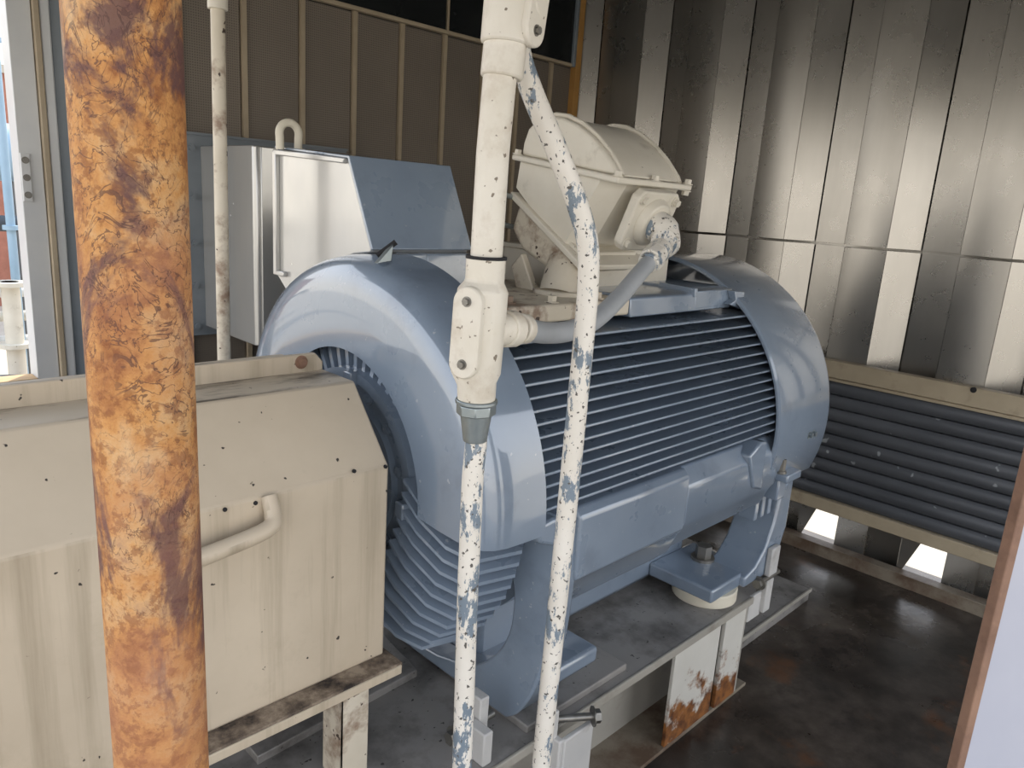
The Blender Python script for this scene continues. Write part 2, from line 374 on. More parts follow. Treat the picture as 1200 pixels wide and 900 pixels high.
# front shroud (upper half ring)
pr = [(1.0, .322), (.996, .40), (.997, .475), (1.004, .507), (1.016, .528), (1.035, .541), (1.065, .549), (1.12, .552), (1.18, .553),
      (1.18, .541), (1.065, .537), (1.04, .530), (1.022, .513), (1.014, .47), (1.012, .40), (1.014, .335)]
fs = obj('front_shroud', lathe(nb(), pr, YC, Z0, -2, 182, 96), 'motor', mo)
tb = nb(); prism(tb, [(1.03, 1.585), (1.075, 1.63), (1.07, 1.59)], 1, 1.47, 1.485); obj('shroud_tab', tb, 'zinc', fs, .002)
tb = nb(); prism(tb, [(1.155, 1.50), (1.155, 1.565), (1.19, 1.575), (1.20, 1.50)], 1, 1.272, 1.29); obj('shroud_tab', tb, 'offwhite', fs, .002)
tb = nb(); tube(tb, [(1.05, 1.50, 1.60), (1.085, 1.475, 1.635)], .007, 10); obj('latch_pin', tb, 'dark', fs)
for a in (-.5, 176): pass
# bearing housing seen through the shroud hole
bh = obj('bearing_housing', lathe(nb(), [(1.10, .02), (1.03, .02), (1.03, .18), (1.045, .185), (1.045, .235), (1.02, .241), (1.02, .268), (1.07, .272), (1.10, .285)], YC, Z0, n=64), 'motor', mo)
for i in range(12):
    a = math.radians(15+30*i); inst('bolt', BOLT_MB, bh, (1.045, YC-.21*math.cos(a), Z0+.21*math.sin(a)), TO_MX)
for i in range(4):
    a = math.radians(-5+90*i); c = Vector((0, YC-.25*math.cos(a), Z0+.25*math.sin(a)))
    obj('housing_lug', box(nb(), (1.0, c.y-.016, c.z-.02), (1.03, c.y+.016, c.z+.02)), 'motor', bh, .004)
rb = mesh('rib', box(nb(), (1.04, -.445, -.007), (1.115, -.262, .007)), 'motor')
for i in range(48):
    a = 360/48*i
    if a > 180: continue
    inst('radial_rib', rb, mo, (0, YC, Z0), (math.radians(-a), 0, 0))
# lower end-bell fins: plates that droop outwards and then run back along the frame
def low_fin(z, side):
    dz = Z0-z; yo = math.sqrt(max(.478**2-dz*dz*.86, .02)); yi = max(yo-.21, .05)
    P = [(1.0, yi, .125), (1.005, yi+.06, .08), (1.03, yi+.13, .03), (1.075, yo-.03, 0.), (1.20, yo, 0.), (1.245, yo-.035, .004), (1.25, yi+.10, .03), (1.22, yi, .10)]
    bm = nb(); t = .009
    A = [bm.verts.new((x, YC+side*yy, z+h)) for x, yy, h in P]; B = [bm.verts.new((x, YC+side*yy, z+h-t)) for x, yy, h in P]; n = len(P)
    ca = bm.verts.new((1.12, YC+side*(yi+.10), z+.045)); cb = bm.verts.new((1.12, YC+side*(yi+.10), z+.045-t))
    for i in range(n):
        j = (i+1) % n
        bm.faces.new((A[i], A[j], ca)); bm.faces.new((B[j], B[i], cb)); bm.faces.new((A[j], A[i], B[i], B[j]))
    return bm
for s in (-1, 1):
    for i in range(11): obj('end_bell_fin', low_fin(.985-.0345*i, s), 'motor', mo, smooth=True)
obj('end_bell', lathe(nb(), [(1.09, .05), (1.09, .30), (1.15, .36), (1.26, .40), (1.26, .05)], YC, Z0, -182, 2, 48), 'motor', mo)
# end bracket: plate with round cut-out below the shroud
L = [(1.045, 1.04), (1.035, .86), (1.045, .70), (1.072, .57), (1.12, .47), (1.165, .425), (1.32, .425), (1.57, .425)]
I = [(1.57, .455), (1.45, .465), (1.308, .509), (1.225, .58), (1.178, .668), (1.168, .75), (1.175, .81), (1.205, .87), (1.235, .95), (1.24, 1.04)]
L = L[:1]+[tuple(p)[:2] for p in spline([(a, b, 0) for a, b in L[1:6]], 5)]+L[6:]
I = I[:1]+[tuple(p)[:2] for p in spline([(a, b, 0) for a, b in I[1:-1]], 5)]+I[-1:]
half = L+I
mir = [(2*YC-a, b) for a, b in half]
eb = nb(); prism(eb, half, 0, 1.255, 1.33); prism(eb, mir[::-1], 0, 1.255, 1.33)
obj('end_bracket', eb, 'motor', mo, .006)
obj('bracket_shoulder', prism(nb(), [(1.20, .985), (1.20, 1.03), (1.335, 1.045), (1.335, .93)], 1, 1.05, 1.20), 'motor', mo, .01, 3)
# cooling fins
def fin(z, side, x0=1.15, x1=2.40):
    d = z-Z0; ro = math.sqrt(.533**2-d*d); ri = math.sqrt(max(.415**2-d*d, 0)); t = .0038
    return box(nb(), (x0, YC+min(side*ro, side*ri), z-t), (x1, YC+max(side*ro, side*ri), z+t))
for s in (-1, 1):
    for i in range(14): obj('cooling_fin', fin(1.072+.0272*i, s), 'motor', mo, .0025, 2)
# side rails
for s in (-1, 1):
    def Y(v): return YC+s*(YC-v)
    def sec(pts): return [(Y(a), b) for a, b in pts] if s < 0 else [(2*YC-(2*YC-Y(a)), b) for a, b in pts]
    rl = obj('side_rail', prism(nb(), sec([(1.048, 1.045), (1.028, 1.025), (1.028, .862), (1.046, .845), (1.07, .775), (1.16, .735), (1.16, 1.045)]), 0, 1.32, 1.80), 'motor', mo, .007, 3)
    obj('rail_section', prism(nb(), sec([(1.068, 1.04), (1.030, .992), (1.030, .880), (1.046, .85), (1.07, .79), (1.16, .75), (1.16, 1.045)]), 0, 1.80, 2.36), 'motor', mo, .006, 3)
    ya, yb = sorted((Y(1.02), Y(1.13)))
    obj('rail_lug', prism(nb(), [(2.13, 1.02), (2.20, 1.055), (2.24, 1.05), (2.25, .88), (2.19, .90)], 1, ya, yb), 'motor', mo, .008, 3)
    ya, yb = sorted((Y(1.00), Y(1.10)))
    lug = nb(); box(lug, (2.39, ya, .875), (2.50, yb, .905)); box(lug, (2.40, ya+.03, .80), (2.46, yb-.01, .88)); obj('end_clamp', lug, 'motor', mo, .006)
    bs = nb(); hexhead(bs, (2.40, Y(1.03), .905), (0, 0, 1), .012, .05); obj('clamp_bolt', bs, 'steel', mo)
# feet
for s in (-1, 1):
    def Y(v): return YC+s*(YC-v) if s > 0 else v
    ya, yb = sorted((Y(1.165), Y(1.42)))
    obj('foot', box(nb(), (1.30, ya, .428), (1.64, yb, .482)), 'motor', mo, .014, 3)
    ya, yb = sorted((Y(1.10), Y(1.36)))
    ft = obj('foot', box(nb(), (2.17, ya, .455), (2.46, yb, .505)), 'motor', mo, .008, 3)
    inst('foot_bolt', bolt_mesh(.030, .055), ft, (2.36, Y(1.255), .505))
    ya, yb = sorted((Y(1.08), Y(1.24)))
    obj('foot_gusset', prism(nb(), [(2.36, .50), (2.43, .52), (2.49, .575), (2.53, .66), (2.555, .80), (2.64, .82), (2.64, .62), (2.58, .46), (2.36, .46)], 1, ya, yb), 'motor', mo, .008, 3)
    obj('foot_pad', tube(nb(), [(2.30, Y(1.20), .409), (2.30, Y(1.20), .456)], .115, 40), 'offwhite', mo, .004)
obj('lower_frame', lathe(nb(), [(1.30, .30), (1.30, .47), (2.45, .47), (2.45, .30)], YC, Z0, -150, -30, 40), 'motor', mo)
obj('frame_block', box(nb(), (1.33, 1.36, .44), (2.40, 1.78, .72)), 'motor', mo, .02)
# dark vent slots above the far foot
for i in range(3):
    bm = nb(); box(bm, (2.40+.05*i, 1.10, .70), (2.425+.05*i, 1.16, .80)); obj('vent_rib', bm, 'motor', mo, .003)
# far shroud
rs = obj('rear_shroud', lathe(nb(), [(2.31, .545), (2.315, .552), (2.69, .552), (2.715, .545), (2.725, .53), (2.725, .20), (2.70, .20), (2.70, .52), (2.66, .538), (2.31, .538)], YC, Z0, -20, 200, 96), 'motor', mo)
bm = nb(); prism(bm, [(2.36, 1.50), (2.29, 1.505), (2.31, 1.475), (2.27, 1.462), (2.36, 1.44)], 1, 1.235, 1.262); obj('shroud_notch_tab', bm, 'motor', rs, .002)
for dz in (0, .03): inst('bolt', bolt_mesh(.010, .014, 'zinc'), rs, (2.56+dz, YC-.55*math.cos(math.radians(-3)), Z0+.55*math.sin(math.radians(-3))), TO_MY)
# top deck plates
tp = obj('top_plate', prism(nb(), [(1.262, 1.445), (1.268, 1.498), (1.285, 1.505), (1.855, 1.505), (1.872, 1.498), (1.878, 1.445)], 0, 1.76, 2.32), 'motor', mo, .004)
obj('top_plate', prism(nb(), [(1.262, 1.452), (1.264, 1.507), (1.285, 1.514), (1.70, 1.514), (1.70, 1.452)], 0, 2.10, 2.33), 'motor', mo, .003)
obj('seam_strip', prism(nb(), [(1.26, 1.49), (1.262, 1.517), (1.40, 1.522), (1.40, 1.49)], 0, 2.09, 2.105), 'motor', mo, .002)

# ================================================================== TERMINAL BOX
tbx = thing('terminal_box', 'cream cast terminal box with domed lid on top of the motor', 'junction box', (1.8, 1.45, 1.505))
obj('base_plate', box(nb(), (1.26, 1.268, 1.452), (1.758, 1.872, 1.498)), 'cream_rusty', tbx, .006)
obj('pedestal', box(nb(), (1.72, 1.47, 1.496), (2.24, 1.76, 1.605)), 'cream', tbx, .006)
obj('pedestal_lip', box(nb(), (1.712, 1.462, 1.604), (2.248, 1.768, 1.618)), 'cream', tbx, .003)
for x, y in ((1.33, 1.33), (1.46, 1.30), (1.66, 1.31), (1.33, 1.5)): inst('bolt', bolt_mesh(.013, .018, 'cream_rusty'), tbx, (x, y, 1.498))
def loc(u, v):      # box tilted 8 degrees about the motor axis direction; u back from the near edge, v up
    t = math.radians(8); return (1.25+u*math.cos(t)-v*math.sin(t), 1.827+u*math.sin(t)+v*math.cos(t))
LX0, LX1 = 1.626, 1.985
obj('flange', prism(nb(), [loc(*p) for p in ((0, 0), (.405, 0), (.405, -.018), (0, -.018))], 0, LX0, LX1), 'cream', tbx, .005)
arch = [(.018, 0), (.035, .02), (.075, .052), (.13, .085), (.19, .11), (.25, .122), (.30, .121), (.345, .108), (.378, .075), (.388, .035), (.388, 0)]
ld = obj('lid', prism(nb(), [loc(*p) for p in arch], 0, LX0+.022, LX1-.022), 'cream', tbx, .008, 3)
rim = [(u*.985+.003, v*1.03+.002) for u, v in arch]
obj('lid_rim', tube(nb(), [(LX0+.04, *loc(*p)) for p in spline3(rim)] if False else [(LX0+.045, *loc(*p)) for p in rim], .007, 8), 'cream', ld)
obj('lid_rim', tube(nb(), [(LX1-.045, *loc(*p)) for p in rim], .007, 8), 'cream', ld)
for x in (LX0+.012, (LX0+LX1)/2, LX1-.012):
    for u in (.012, .393):
        y, z = loc(u, 0); inst('bolt', BOLT_C, tbx, (x, y, z), (math.radians(8), 0, 0))
for u in (.012, .2):
    y, z = loc(u, -.018); inst('bolt', BOLT_C, tbx, (LX1-.012, y, z), (math.radians(188), 0, 0))
bx0, bx1 = LX0+.02, LX1-.03
bd = nb()
top = [loc(.025, -.017), loc(.385, -.017)]
sec = [loc(.025, -.017), loc(.385, -.017), loc(.385, -.095), loc(.165, -.232), loc(.105, -.20)]
prism(bd, sec, 0, bx0, bx1)
e1 = Vector((bx0+.06, *loc(.025, -.017))); e2 = Vector((bx0+.06, *loc(.105, -.20))); e3 = Vector((bx0, loc(.025, -.017)[0]+.05, loc(.025, -.017)[1]))
cn_ = (e2-e1).cross(e3-e1).normalized()
if cn_.x > 0: cn_ = -cn_
bmesh.ops.recalc_face_normals(bd, faces=bd.faces)
cut = bmesh.ops.bisect_plane(bd, geom=bd.verts[:]+bd.edges[:]+bd.faces[:], plane_co=e1, plane_no=cn_, clear_outer=True)
bmesh.ops.holes_fill(bd, edges=bd.edges)
obj('box_body', bd, 'cream', tbx, .014, 3)
# diagonal joint and lower elbow box
def off(p, q, d):
    n = Vector((q[1]-p[1], p[0]-q[0])).normalized()*d; return (p[0]+n.x, p[1]+n.y), (q[0]+n.x, q[1]+n.y)
dp, dq = (1.645, 1.775), (1.345, 1.585)
a1, a2 = off(dp, dq, .0); b1, b2 = off(dp, dq, -.018)
if b1[1] > a1[1]: b1, b2 = off(dp, dq, .018)
obj('joint_flange', prism(nb(), [a1, a2, b2, b1], 0, LX0+.0, LX1-.04), 'cream', tbx, .004)
obj('joint_spigot', prism(nb(), [(a1[0]-.03, a1[1]+.008), (a2[0]+.04, a2[1]+.034), (a2[0]+.04, a2[1]+.02), (a1[0]-.03, a1[1]-.012)], 0, LX0+.03, LX1-.06), 'cream', tbx)
obj('lower_box', prism(nb(), [(1.622, 1.752), (1.652, 1.665), (1.60, 1.605), (1.50, 1.565), (1.40, 1.56), (1.365, 1.582)], 0, LX0+.015, LX1-.07), 'cream_rusty', tbx, .014, 3)
for p in ((1.635, 1.755), (1.655, 1.67)):
    bm = nb(); tube(bm, [(LX0-.03, p[0]+.02, p[1]+.01), (LX0+.03, p[0], p[1])], .008, 8); hexhead(bm, (LX0-.03, p[0]+.02, p[1]+.01), (-1, 0, 0), .012, .012); obj('stud', bm, 'zinc', tbx)
nk = nb(); tube(nk, [(1.68, 1.45, 1.58), (1.64, 1.425, 1.54), (1.625, 1.42, 1.497)], [.056, .058, .060], 24); obj('neck', nk, 'cream_rusty', tbx)
obj('neck_collar', tube(nb(), [(1.625, 1.42, 1.495), (1.625, 1.42, 1.51)], .078, 24), 'cream_rusty', tbx, .004)
obj('support_lug', prism(nb(), [(1.56, 1.60), (1.60, 1.56), (1.575, 1.497), (1.50, 1.497)], 0, 1.60, 1.625), 'cream_rusty', tbx, .004)
# cable hub on the sloping near face
hn = Vector((0, -.93, -.36)).normalized()
hc = Vector((1.80, 1.283, 1.725))
def quad_plate(c, n, w, h, t, cham):
    n = n.normalized(); u = Vector((1, 0, 0)); v = n.cross(u).normalized()
    P = [(-w+cham, -h), (w-cham, -h), (w, -h+cham), (w, h-cham), (w-cham, h), (-w+cham, h), (-w, h-cham), (-w, -h+cham)]
    bm = nb(); A = [bm.verts.new(c+u*a+v*b) for a, b in P]; B = [bm.verts.new(c+u*a+v*b+n*t) for a, b in P]
    bm.faces.new(A); bm.faces.new(B[::-1])
    for i in range(8): bm.faces.new((A[i], A[(i+1) % 8], B[(i+1) % 8], B[i]))
    return bm
hb = obj('cable_hub_plate', quad_plate(hc, hn, .098, .088, .03, .02), 'cream', tbx, .006, 3)
obj('cable_hub_ring', tube(nb(), [hc+hn*.028, hc+hn*.052], [.072, .058], 28), 'cream', hb, .004)
hv = hn.cross(Vector((1, 0, 0))).normalized()
for sx in (-1, 1):
    for sv in (-1, 1):
        o = inst('bolt', BOLT_C, hb, hc+Vector((sx*.074, 0, 0))+hv*(sv*.064)+hn*.03); o.rotation_euler = hn.to_track_quat('Z', 'Y').to_euler()
E0 = hc+hn*.045
el = spline([E0, E0+hn*.035+Vector((0, 0, -.004)), E0+hn*.055+Vector((-.012, 0, -.03)), Vector((1.755, 1.175, 1.665))], 5)
obj('hub_elbow', tube(nb(), el, [.044]*6+[.040]*5+[.036]*(len(el)-11), 20), 'chipped', tbx)
obj('elbow_plug', tube(nb(), [Vector((1.80, 1.20, 1.655)), Vector((1.835, 1.19, 1.65))], [.024, .018], 12), 'cream', tbx)

# flexible conduit
fx = thing('flexible_conduit', 'grey flexible hose curving from white conduit fitting to terminal box hub', 'conduit', (1.3, 1.04, 1.5))
FP = [(.972, .935, 1.524), (1.08, .965, 1.503), (1.192, 1.0, 1.494), (1.317, 1.04, 1.502), (1.454, 1.085, 1.537), (1.593, 1.13, 1.588), (1.715, 1.165, 1.638)]
obj('hose', tube(nb(), spline(FP, 8), .0215, 20), 'hose', fx)
v0 = (Vector(FP[-1])-Vector(FP[-2])).normalized(); e0 = Vector(FP[-1])
nut = nb(); tube(nut, [e0-v0*.055, e0-v0*.01], .034, 8); tube(nut, [e0-v0*.07, e0-v0*.05], .028, 20); tube(nut, [e0-v0*.012, e0+v0*.03], .032, 20); obj('end_nut', nut, 'chipped', fx, .003)
nut = nb(); tube(nut, [(.915, .922, 1.53), (.945, .928, 1.527)], .033, 16); tube(nut, [(.96, .931, 1.526), (.985, .938, 1.522)], .028, 20); obj('end_nut', nut, 'conduit', fx, .003)

# ================================================================== CONDUIT RISER
cr = thing('conduit_riser', 'thick white conduit with pull-fitting standing before the motor shroud', 'conduit', (.88, .92, 0))
obj('upper_pipe', tube(nb(), [(.870, .92, 1.97), (.8625, .92, 1.82), (.8615, .92, 1.63)], .0268, 28), 'conduit', cr)
tf = nb(); tube(tf, [(.872, .92, 1.935), (.876, .92, 1.99)], .034, 28); tube(tf, [(.874, .92, 1.985), (.884, .92, 2.20)], [.038, .038], 28)
tf_o = obj('top_fitting', tf, 'conduit', cr, .004)
def stadium(c, n, up, w, h, t):
    n = n.normalized(); up = up.normalized(); u = up.cross(n); P = []
    for i in range(13): a = PI*i/12; P.append((w*math.cos(a), h+w*math.sin(a)))
    for i in range(13): a = PI+PI*i/12; P.append((w*math.cos(a), -h+w*math.sin(a)))
    bm = nb(); A = [bm.verts.new(c+u*a+up*b) for a, b in P]; B = [bm.verts.new(c+u*a+up*b+n*t) for a, b in P]; k = len(P)
    bm.faces.new(A); bm.faces.new(B[::-1])
    for i in range(k): bm.faces.new((A[i], A[(i+1) % k], B[(i+1) % k], B[i]))
    return bm
cn = Vector((.25, -.97, -.05)); cu = Vector((.12, .0, 1))
cc = Vector((.903, .892, 2.052))
fc = obj('fitting_cover', stadium(cc, cn, cu, .028, .042, .014), 'conduit', tf_o, .003)
sc = bolt_mesh(.006, .007, 'steel')
o = inst('screw', sc, fc if False else tf_o, cc+cn.normalized()*.014-cu.normalized()*.045); o.rotation_euler = cn.to_track_quat('Z', 'Y').to_euler()
obj('fitting_neck', tube(nb(), [(.88, .915, 2.03), (.905, .899, 2.05)], [.03, .028], 20), 'conduit', tf_o)
# LB body
lb = nb(); tube(lb, [(.861, .92, 1.655), (.861, .92, 1.615), (.858, .92, 1.60), (.852, .92, 1.46), (.8555, .92, 1.44), (.8575, .92, 1.41)], [.033, .033, .043, .043, .034, .033], 28)
lbo = obj('pull_fitting', lb, 'conduit', cr, .003)
obj('seal_ring', tube(nb(), [(.8615, .92, 1.652), (.8615, .92, 1.657)], .0345, 28), 'dark', cr)
ln = Vector((-.955, -.295, 0)); lu = Vector((.035, .0, 1))
lc = Vector((.856, .92, 1.533))+ln*.034
cv = obj('fitting_cover', stadium(lc, ln, lu, .027, .050, .016), 'conduit', lbo, .003)
for s in (-1, 1):
    o = inst('screw', sc, lbo, lc+ln*.016+lu*(.052*s)); o.rotation_euler = ln.to_track_quat('Z', 'Y').to_euler()
obj('side_outlet', tube(nb(), [(.88, .92, 1.531), (.937, .924, 1.529)], [.030, .028], 24), 'conduit', lbo)
rd = nb(); tube(rd, [(.8575, .92, 1.412), (.8575, .92, 1.404)], .037, 24); tube(rd, [(.8575, .92, 1.404), (.858, .92, 1.385)], .035, 8); tube(rd, [(.858, .92, 1.386), (.859, .92, 1.335)], [.028, .021], 20)
obj('reducer', rd, 'zinc', cr, .002)
obj('lower_pipe', tube(nb(), spline([(.861, .92, 1.37), (.8625, .92, 1.329), (.859, .92, 1.266), (.8615, .92, 1.12), (.863, .92, 1.028), (.874, .92, .65), (.885, .92, .002)], 5), .0195, 20), 'chipped', cr)

bc = thing('bent_conduit', 'chipped white conduit pipe bending from the riser top down to the floor', 'conduit', (1.03, .86, 0))
BP = [(0.9, 0.925, 2.085), (0.926, 0.945, 2.035), (0.9343, 0.952, 2.0079), (0.9436, 0.948, 1.9705), (0.9625, 0.928, 1.9119), (0.991, 0.9, 1.839), (1.0278, 0.876, 1.7541), (1.0517, 0.863, 1.6838), (1.0595, .86, 1.616), (1.0615, .86, 1.523), (1.059, .86, 1.309), (1.056, .86, 1.098), (1.052, .86, .853), (1.047, .86, .591), (1.04, .86, .002)]
obj('bent_pipe', tube(nb(), spline(BP, 6), .0195, 20), 'chipped', bc)

# ================================================================== AIR DUCT AND HOOD BEHIND THE MOTOR
du = thing('air_duct', 'silver sheet-metal air duct bolted to the perforated back wall', 'duct', (1.76, 3.2, 1.04))
df = nb(); box(df, (1.372, YB-.04, 1.045), (2.20, YB-.018, 1.938)); fl = obj('wall_flange', df, 'jamb_dark', du, .003)
for z in (1.09, 1.28, 1.47, 1.67, 1.88): inst('bolt', bolt_mesh(.013, .014, 'jamb_dark'), fl, (1.412, YB-.04, z), TO_MY)
obj('top_flange_edge', box(nb(), (1.368, YB-.05, 1.934), (2.20, YB-.018, 1.945)), 'jamb_dark', du)
obj('duct_body', prism(nb(), [(1.452, YB-.038), (1.452, 3.19), (1.446, 3.17), (1.446, 2.93), (1.46, 2.915), (2.15, 2.915), (2.15, YB-.038)], 2, 1.085, 1.892), 'hood', du, .006, 3)
obj('duct_front_panel', box(nb(), (1.47, 2.903, 1.09), (2.14, 2.916, 1.888)), 'hood', du, .003)

hd = thing('air_hood', 'grey sloped air hood standing on top of the motor front', 'hood', (1.27, 1.85, 1.59))
hp = [(1.60, 1.607), (1.706, 1.822), (1.72, 1.828), (2.085, 1.848), (2.092, 1.84), (2.092, 1.485), (2.03, 1.44), (1.95, 1.448), (1.85, 1.521), (1.75, 1.567), (1.68, 1.587), (1.61, 1.597)]
obj('hood_body', prism(nb(), hp, 0, 1.105, 1.43), 'hood', hd, .004)
obj('sloped_lid', prism(nb(), [(1.593, 1.607), (1.703, 1.832), (2.09, 1.856), (2.09, 1.849), (1.712, 1.825), (1.602, 1.604)], 0, 1.10, 1.435), 'motor', hd, .002)
obj('lid_screw', tube(nb(), [(1.165, 1.628, 1.652), (1.165, 1.618, 1.656)], .006, 10), 'dark', hd)
obj('saddle', prism(nb(), [(1.57, 1.597), (1.56, 1.46), (1.75, 1.42), (1.75, 1.60)], 0, 1.185, 1.258), 'motor', hd, .004)
obj('saddle', prism(nb(), [(1.57, 1.597), (1.565, 1.497), (1.75, 1.497), (1.75, 1.60)], 0, 1.257, 1.43), 'motor', hd, .004)
rim = nb(); box(rim, (1.092, 2.072, 1.487), (1.106, 2.092, 1.842)); prism(rim, [(2.075, 1.83), (2.09, 1.846), (1.716, 1.826), (1.72, 1.812)], 0, 1.092, 1.106); box(rim, (1.092, 2.03, 1.487), (1.106, 2.075, 1.502))
obj('panel_rim', rim, 'hood', hd, .003)
ey = nb(); R = .030; pts = [(1.112, 2.03+0*R, 1.855)]
ring = [(1.113+R*math.cos(math.radians(a)), 2.03, 1.888+R*1.05*math.sin(math.radians(a))) for a in range(-60, 241, 15)]
ring = [(1.113+.028, 2.03, 1.845)]+ring[3:-3]+[(1.113-.028, 2.03, 1.845)]
tube(ey, ring, .0115, 12); obj('lifting_eye', ey, 'offwhite', hd)

tp_ = thing('thin_pipe', 'thin worn cream pipe standing between guard and air duct', 'pipe', (.94, 2.1, 0))
obj('pipe', tube(nb(), [(.934, 2.1, -.001), (.94, 2.1, 1.3), (.947, 2.1, 2.20)], .0185, 18), 'cream_rusty', tp_)
obj('coupling', tube(nb(), [(.947, 2.1, 2.185), (.948, 2.1, 2.235)], .026, 18), 'cream', tp_, .003)
obj('pipe', tube(nb(), [(.948, 2.1, 2.23), (.952, 2.1, ZC+.002)], .021, 18), 'cream', tp_)

# ================================================================== COUPLING GUARD
gd = thing('coupling_guard', 'cream chamfered coupling guard with streaks before the motor', 'guard', (.3, YC, .69))
GX0, GX1 = -.75, .93
def gsec(o=0.): 
    h = [(1.266, .70), (1.266, 1.168), (1.405, 1.330), (1.57, 1.330)]
    return h+[(2*YC-a, b) for a, b in h[::-1][1:]]
gb = obj('guard_shell', prism(nb(), gsec(), 0, GX0, GX1), 'guard', gd, .006, 2)
obj('top_flange', prism(nb(), [(GX0, 1.325), (GX0, 1.372), (.905, 1.372), (.925, 1.350), (.925, 1.325)], 1, 1.532, 1.546), 'guard', gd, .003)
obj('top_flange', prism(nb(), [(GX0, 1.325), (GX0, 1.368), (.90, 1.368), (.92, 1.348), (.92, 1.325)], 1, 1.549, 1.561), 'guard', gd, .003)
bfl = bolt_mesh(.011, .010, 'edge_rust')
for x in (.868, -.30): inst('bolt', bfl, gd, (x, 1.532, 1.354), TO_MY)
obj('bottom_ledge', box(nb(), (GX0, 1.212, .684), (.945, 1.93, .702)), 'ledge', gd, .003)
obj('ledge_lip', box(nb(), (GX0, 1.208, .676), (.94, 1.216, .698)), 'guard', gd, .002)
hl = obj('handle', tube(nb(), spline([(.648, 1.268, 1.165), (.648, 1.252, 1.135), (.638, 1.238, 1.117), (.60, 1.232, 1.108), (.50, 1.230, 1.096), (.455, 1.230, 1.091), (.43, 1.238, 1.092), (.42, 1.268, 1.10)], 6), .0165, 14), 'guard', gd)
for x, z in ((.47, .86), (.472, .79), (.56, 1.16), (.62, 1.158), (.84, 1.175), (.92, 1.168), (.02, .80), (.05, .77), (.10, .76)):
    obj('rivet', tube(nb(), [(x, 1.268, z), (x, 1.263, z)], .0042, 8), 'dark', gd)

st = thing('guard_stand', 'cream channel-leg stand carrying the coupling guard on the skid', 'stand', (.86, 1.3, .41))
for y in (1.262, 1.80):
    ch = nb(); box(ch, (.812, y, .41), (.885, y+.010, .685)); box(ch, (.879, y, .41), (.889, y+.075, .685)); box(ch, (.812, y, .41), (.822, y+.075, .685))
    obj('leg', ch, 'cream_rusty', st, .003)
    ch = nb(); box(ch, (-.60, y, .41), (-.53, y+.010, .685)); box(ch, (-.536, y, .41), (-.526, y+.075, .685)); obj('leg', ch, 'cream_rusty', st, .003)
obj('side_rail', box(nb(), (-.75, 1.28, .625), (.81, 1.34, .684)), 'deck', st, .003)

# ================================================================== SKID
sk = thing('skid_frame', 'grey steel skid frame with dusty deck under the motor', 'frame', (1.2, 1.57, 0))
obj('deck_plate', box(nb(), (-.8, 1.068, .388), (2.42, 2.08, .409)), 'deck', sk, .003)
obj('web', box(nb(), (-.8, 1.235, 0), (2.30, 1.255, .39)), 'skid', sk)
obj('web', box(nb(), (-.8, 1.90, 0), (2.30, 1.92, .39)), 'skid', sk)
obj('bottom_flange', box(nb(), (-.8, 1.078, .0), (2.50, 1.24, .014)), 'kick', sk, .003)
obj('flange_edge', box(nb(), (-.8, 1.062, .384), (2.42, 1.072, .412)), 'skid', sk, .003)
obj('stiffener_plate', box(nb(), (1.95, 1.082, .012), (2.235, 1.095, .386)), 'stain_plate', sk, .002)
obj('stiffener_plate', box(nb(), (2.262, 1.078, .012), (2.405, 1.094, .386)), 'stain_plate', sk, .002)
obj('end_plate', box(nb(), (2.405, 1.08, 0), (2.42, 2.06, .388)), 'skid', sk, .002)
obj('end_step', box(nb(), (2.42, 1.21, 0), (3.35, 2.0, .06)), 'deck', sk, .004)
obj('step_rim', box(nb(), (2.44, 1.202, .046), (3.355, 1.212, .064)), 'skid', sk, .002)
obj('sole_plate', prism(nb(), [(.70, 1.44), (1.20, 1.47), (1.235, 1.72), (.70, 1.72)], 2, .408, .432), 'deck', sk, .003)
for y0 in (1.10, 1.70): obj('sole_plate', box(nb(), (1.27, y0, .408), (1.70, y0+.34, .430)), 'deck', sk, .004)

def jack(name_label, plates, bolt):
    j = thing('jacking_bracket', name_label, 'bracket', (*plates[0][0][:2], plates[0][0][2]))
    for lo_, hi_ in plates: obj('plate', box(nb(), lo_, hi_), 'skid_light', j, .004)
    p, q = bolt; p = Vector(p); q = Vector(q); bm = nb(); tube(bm, [p, q], .010, 12); hexhead(bm, p+(q-p).normalized()*.012, p-q, .018, .02); obj('jack_bolt', bm, 'steel', j)
    return j
jack('cream jacking block with bolt on the deck beside the thin lower conduit', [((1.13, 1.135, .409), (1.16, 1.185, .555)), ((1.10, 1.085, .409), (1.13, 1.15, .50))], ((1.06, 1.16, .47), (1.20, 1.16, .47)))
jack('grey jacking plate welded outside the skid behind the bent conduit', [((1.26, 1.01, 0), (1.285, 1.066, .525)), ((1.285, .985, 0), (1.40, 1.00, .45)), ((1.27, .99, 0), (1.29, 1.02, .45))], ((1.395, .975, .475), (1.30, 1.04, .475)))
jack('off-white jacking bracket at the skid end by the motor far foot', [((2.42, 1.075, .30), (2.515, 1.09, .40)), ((2.505, 1.058, .463), (2.57, 1.079, .575)), ((2.505, 1.058, .315), (2.555, 1.085, .447)), ((2.55, 1.079, .32), (2.575, 1.12, .452))], ((2.44, 1.068, .455), (2.60, 1.068, .455)))

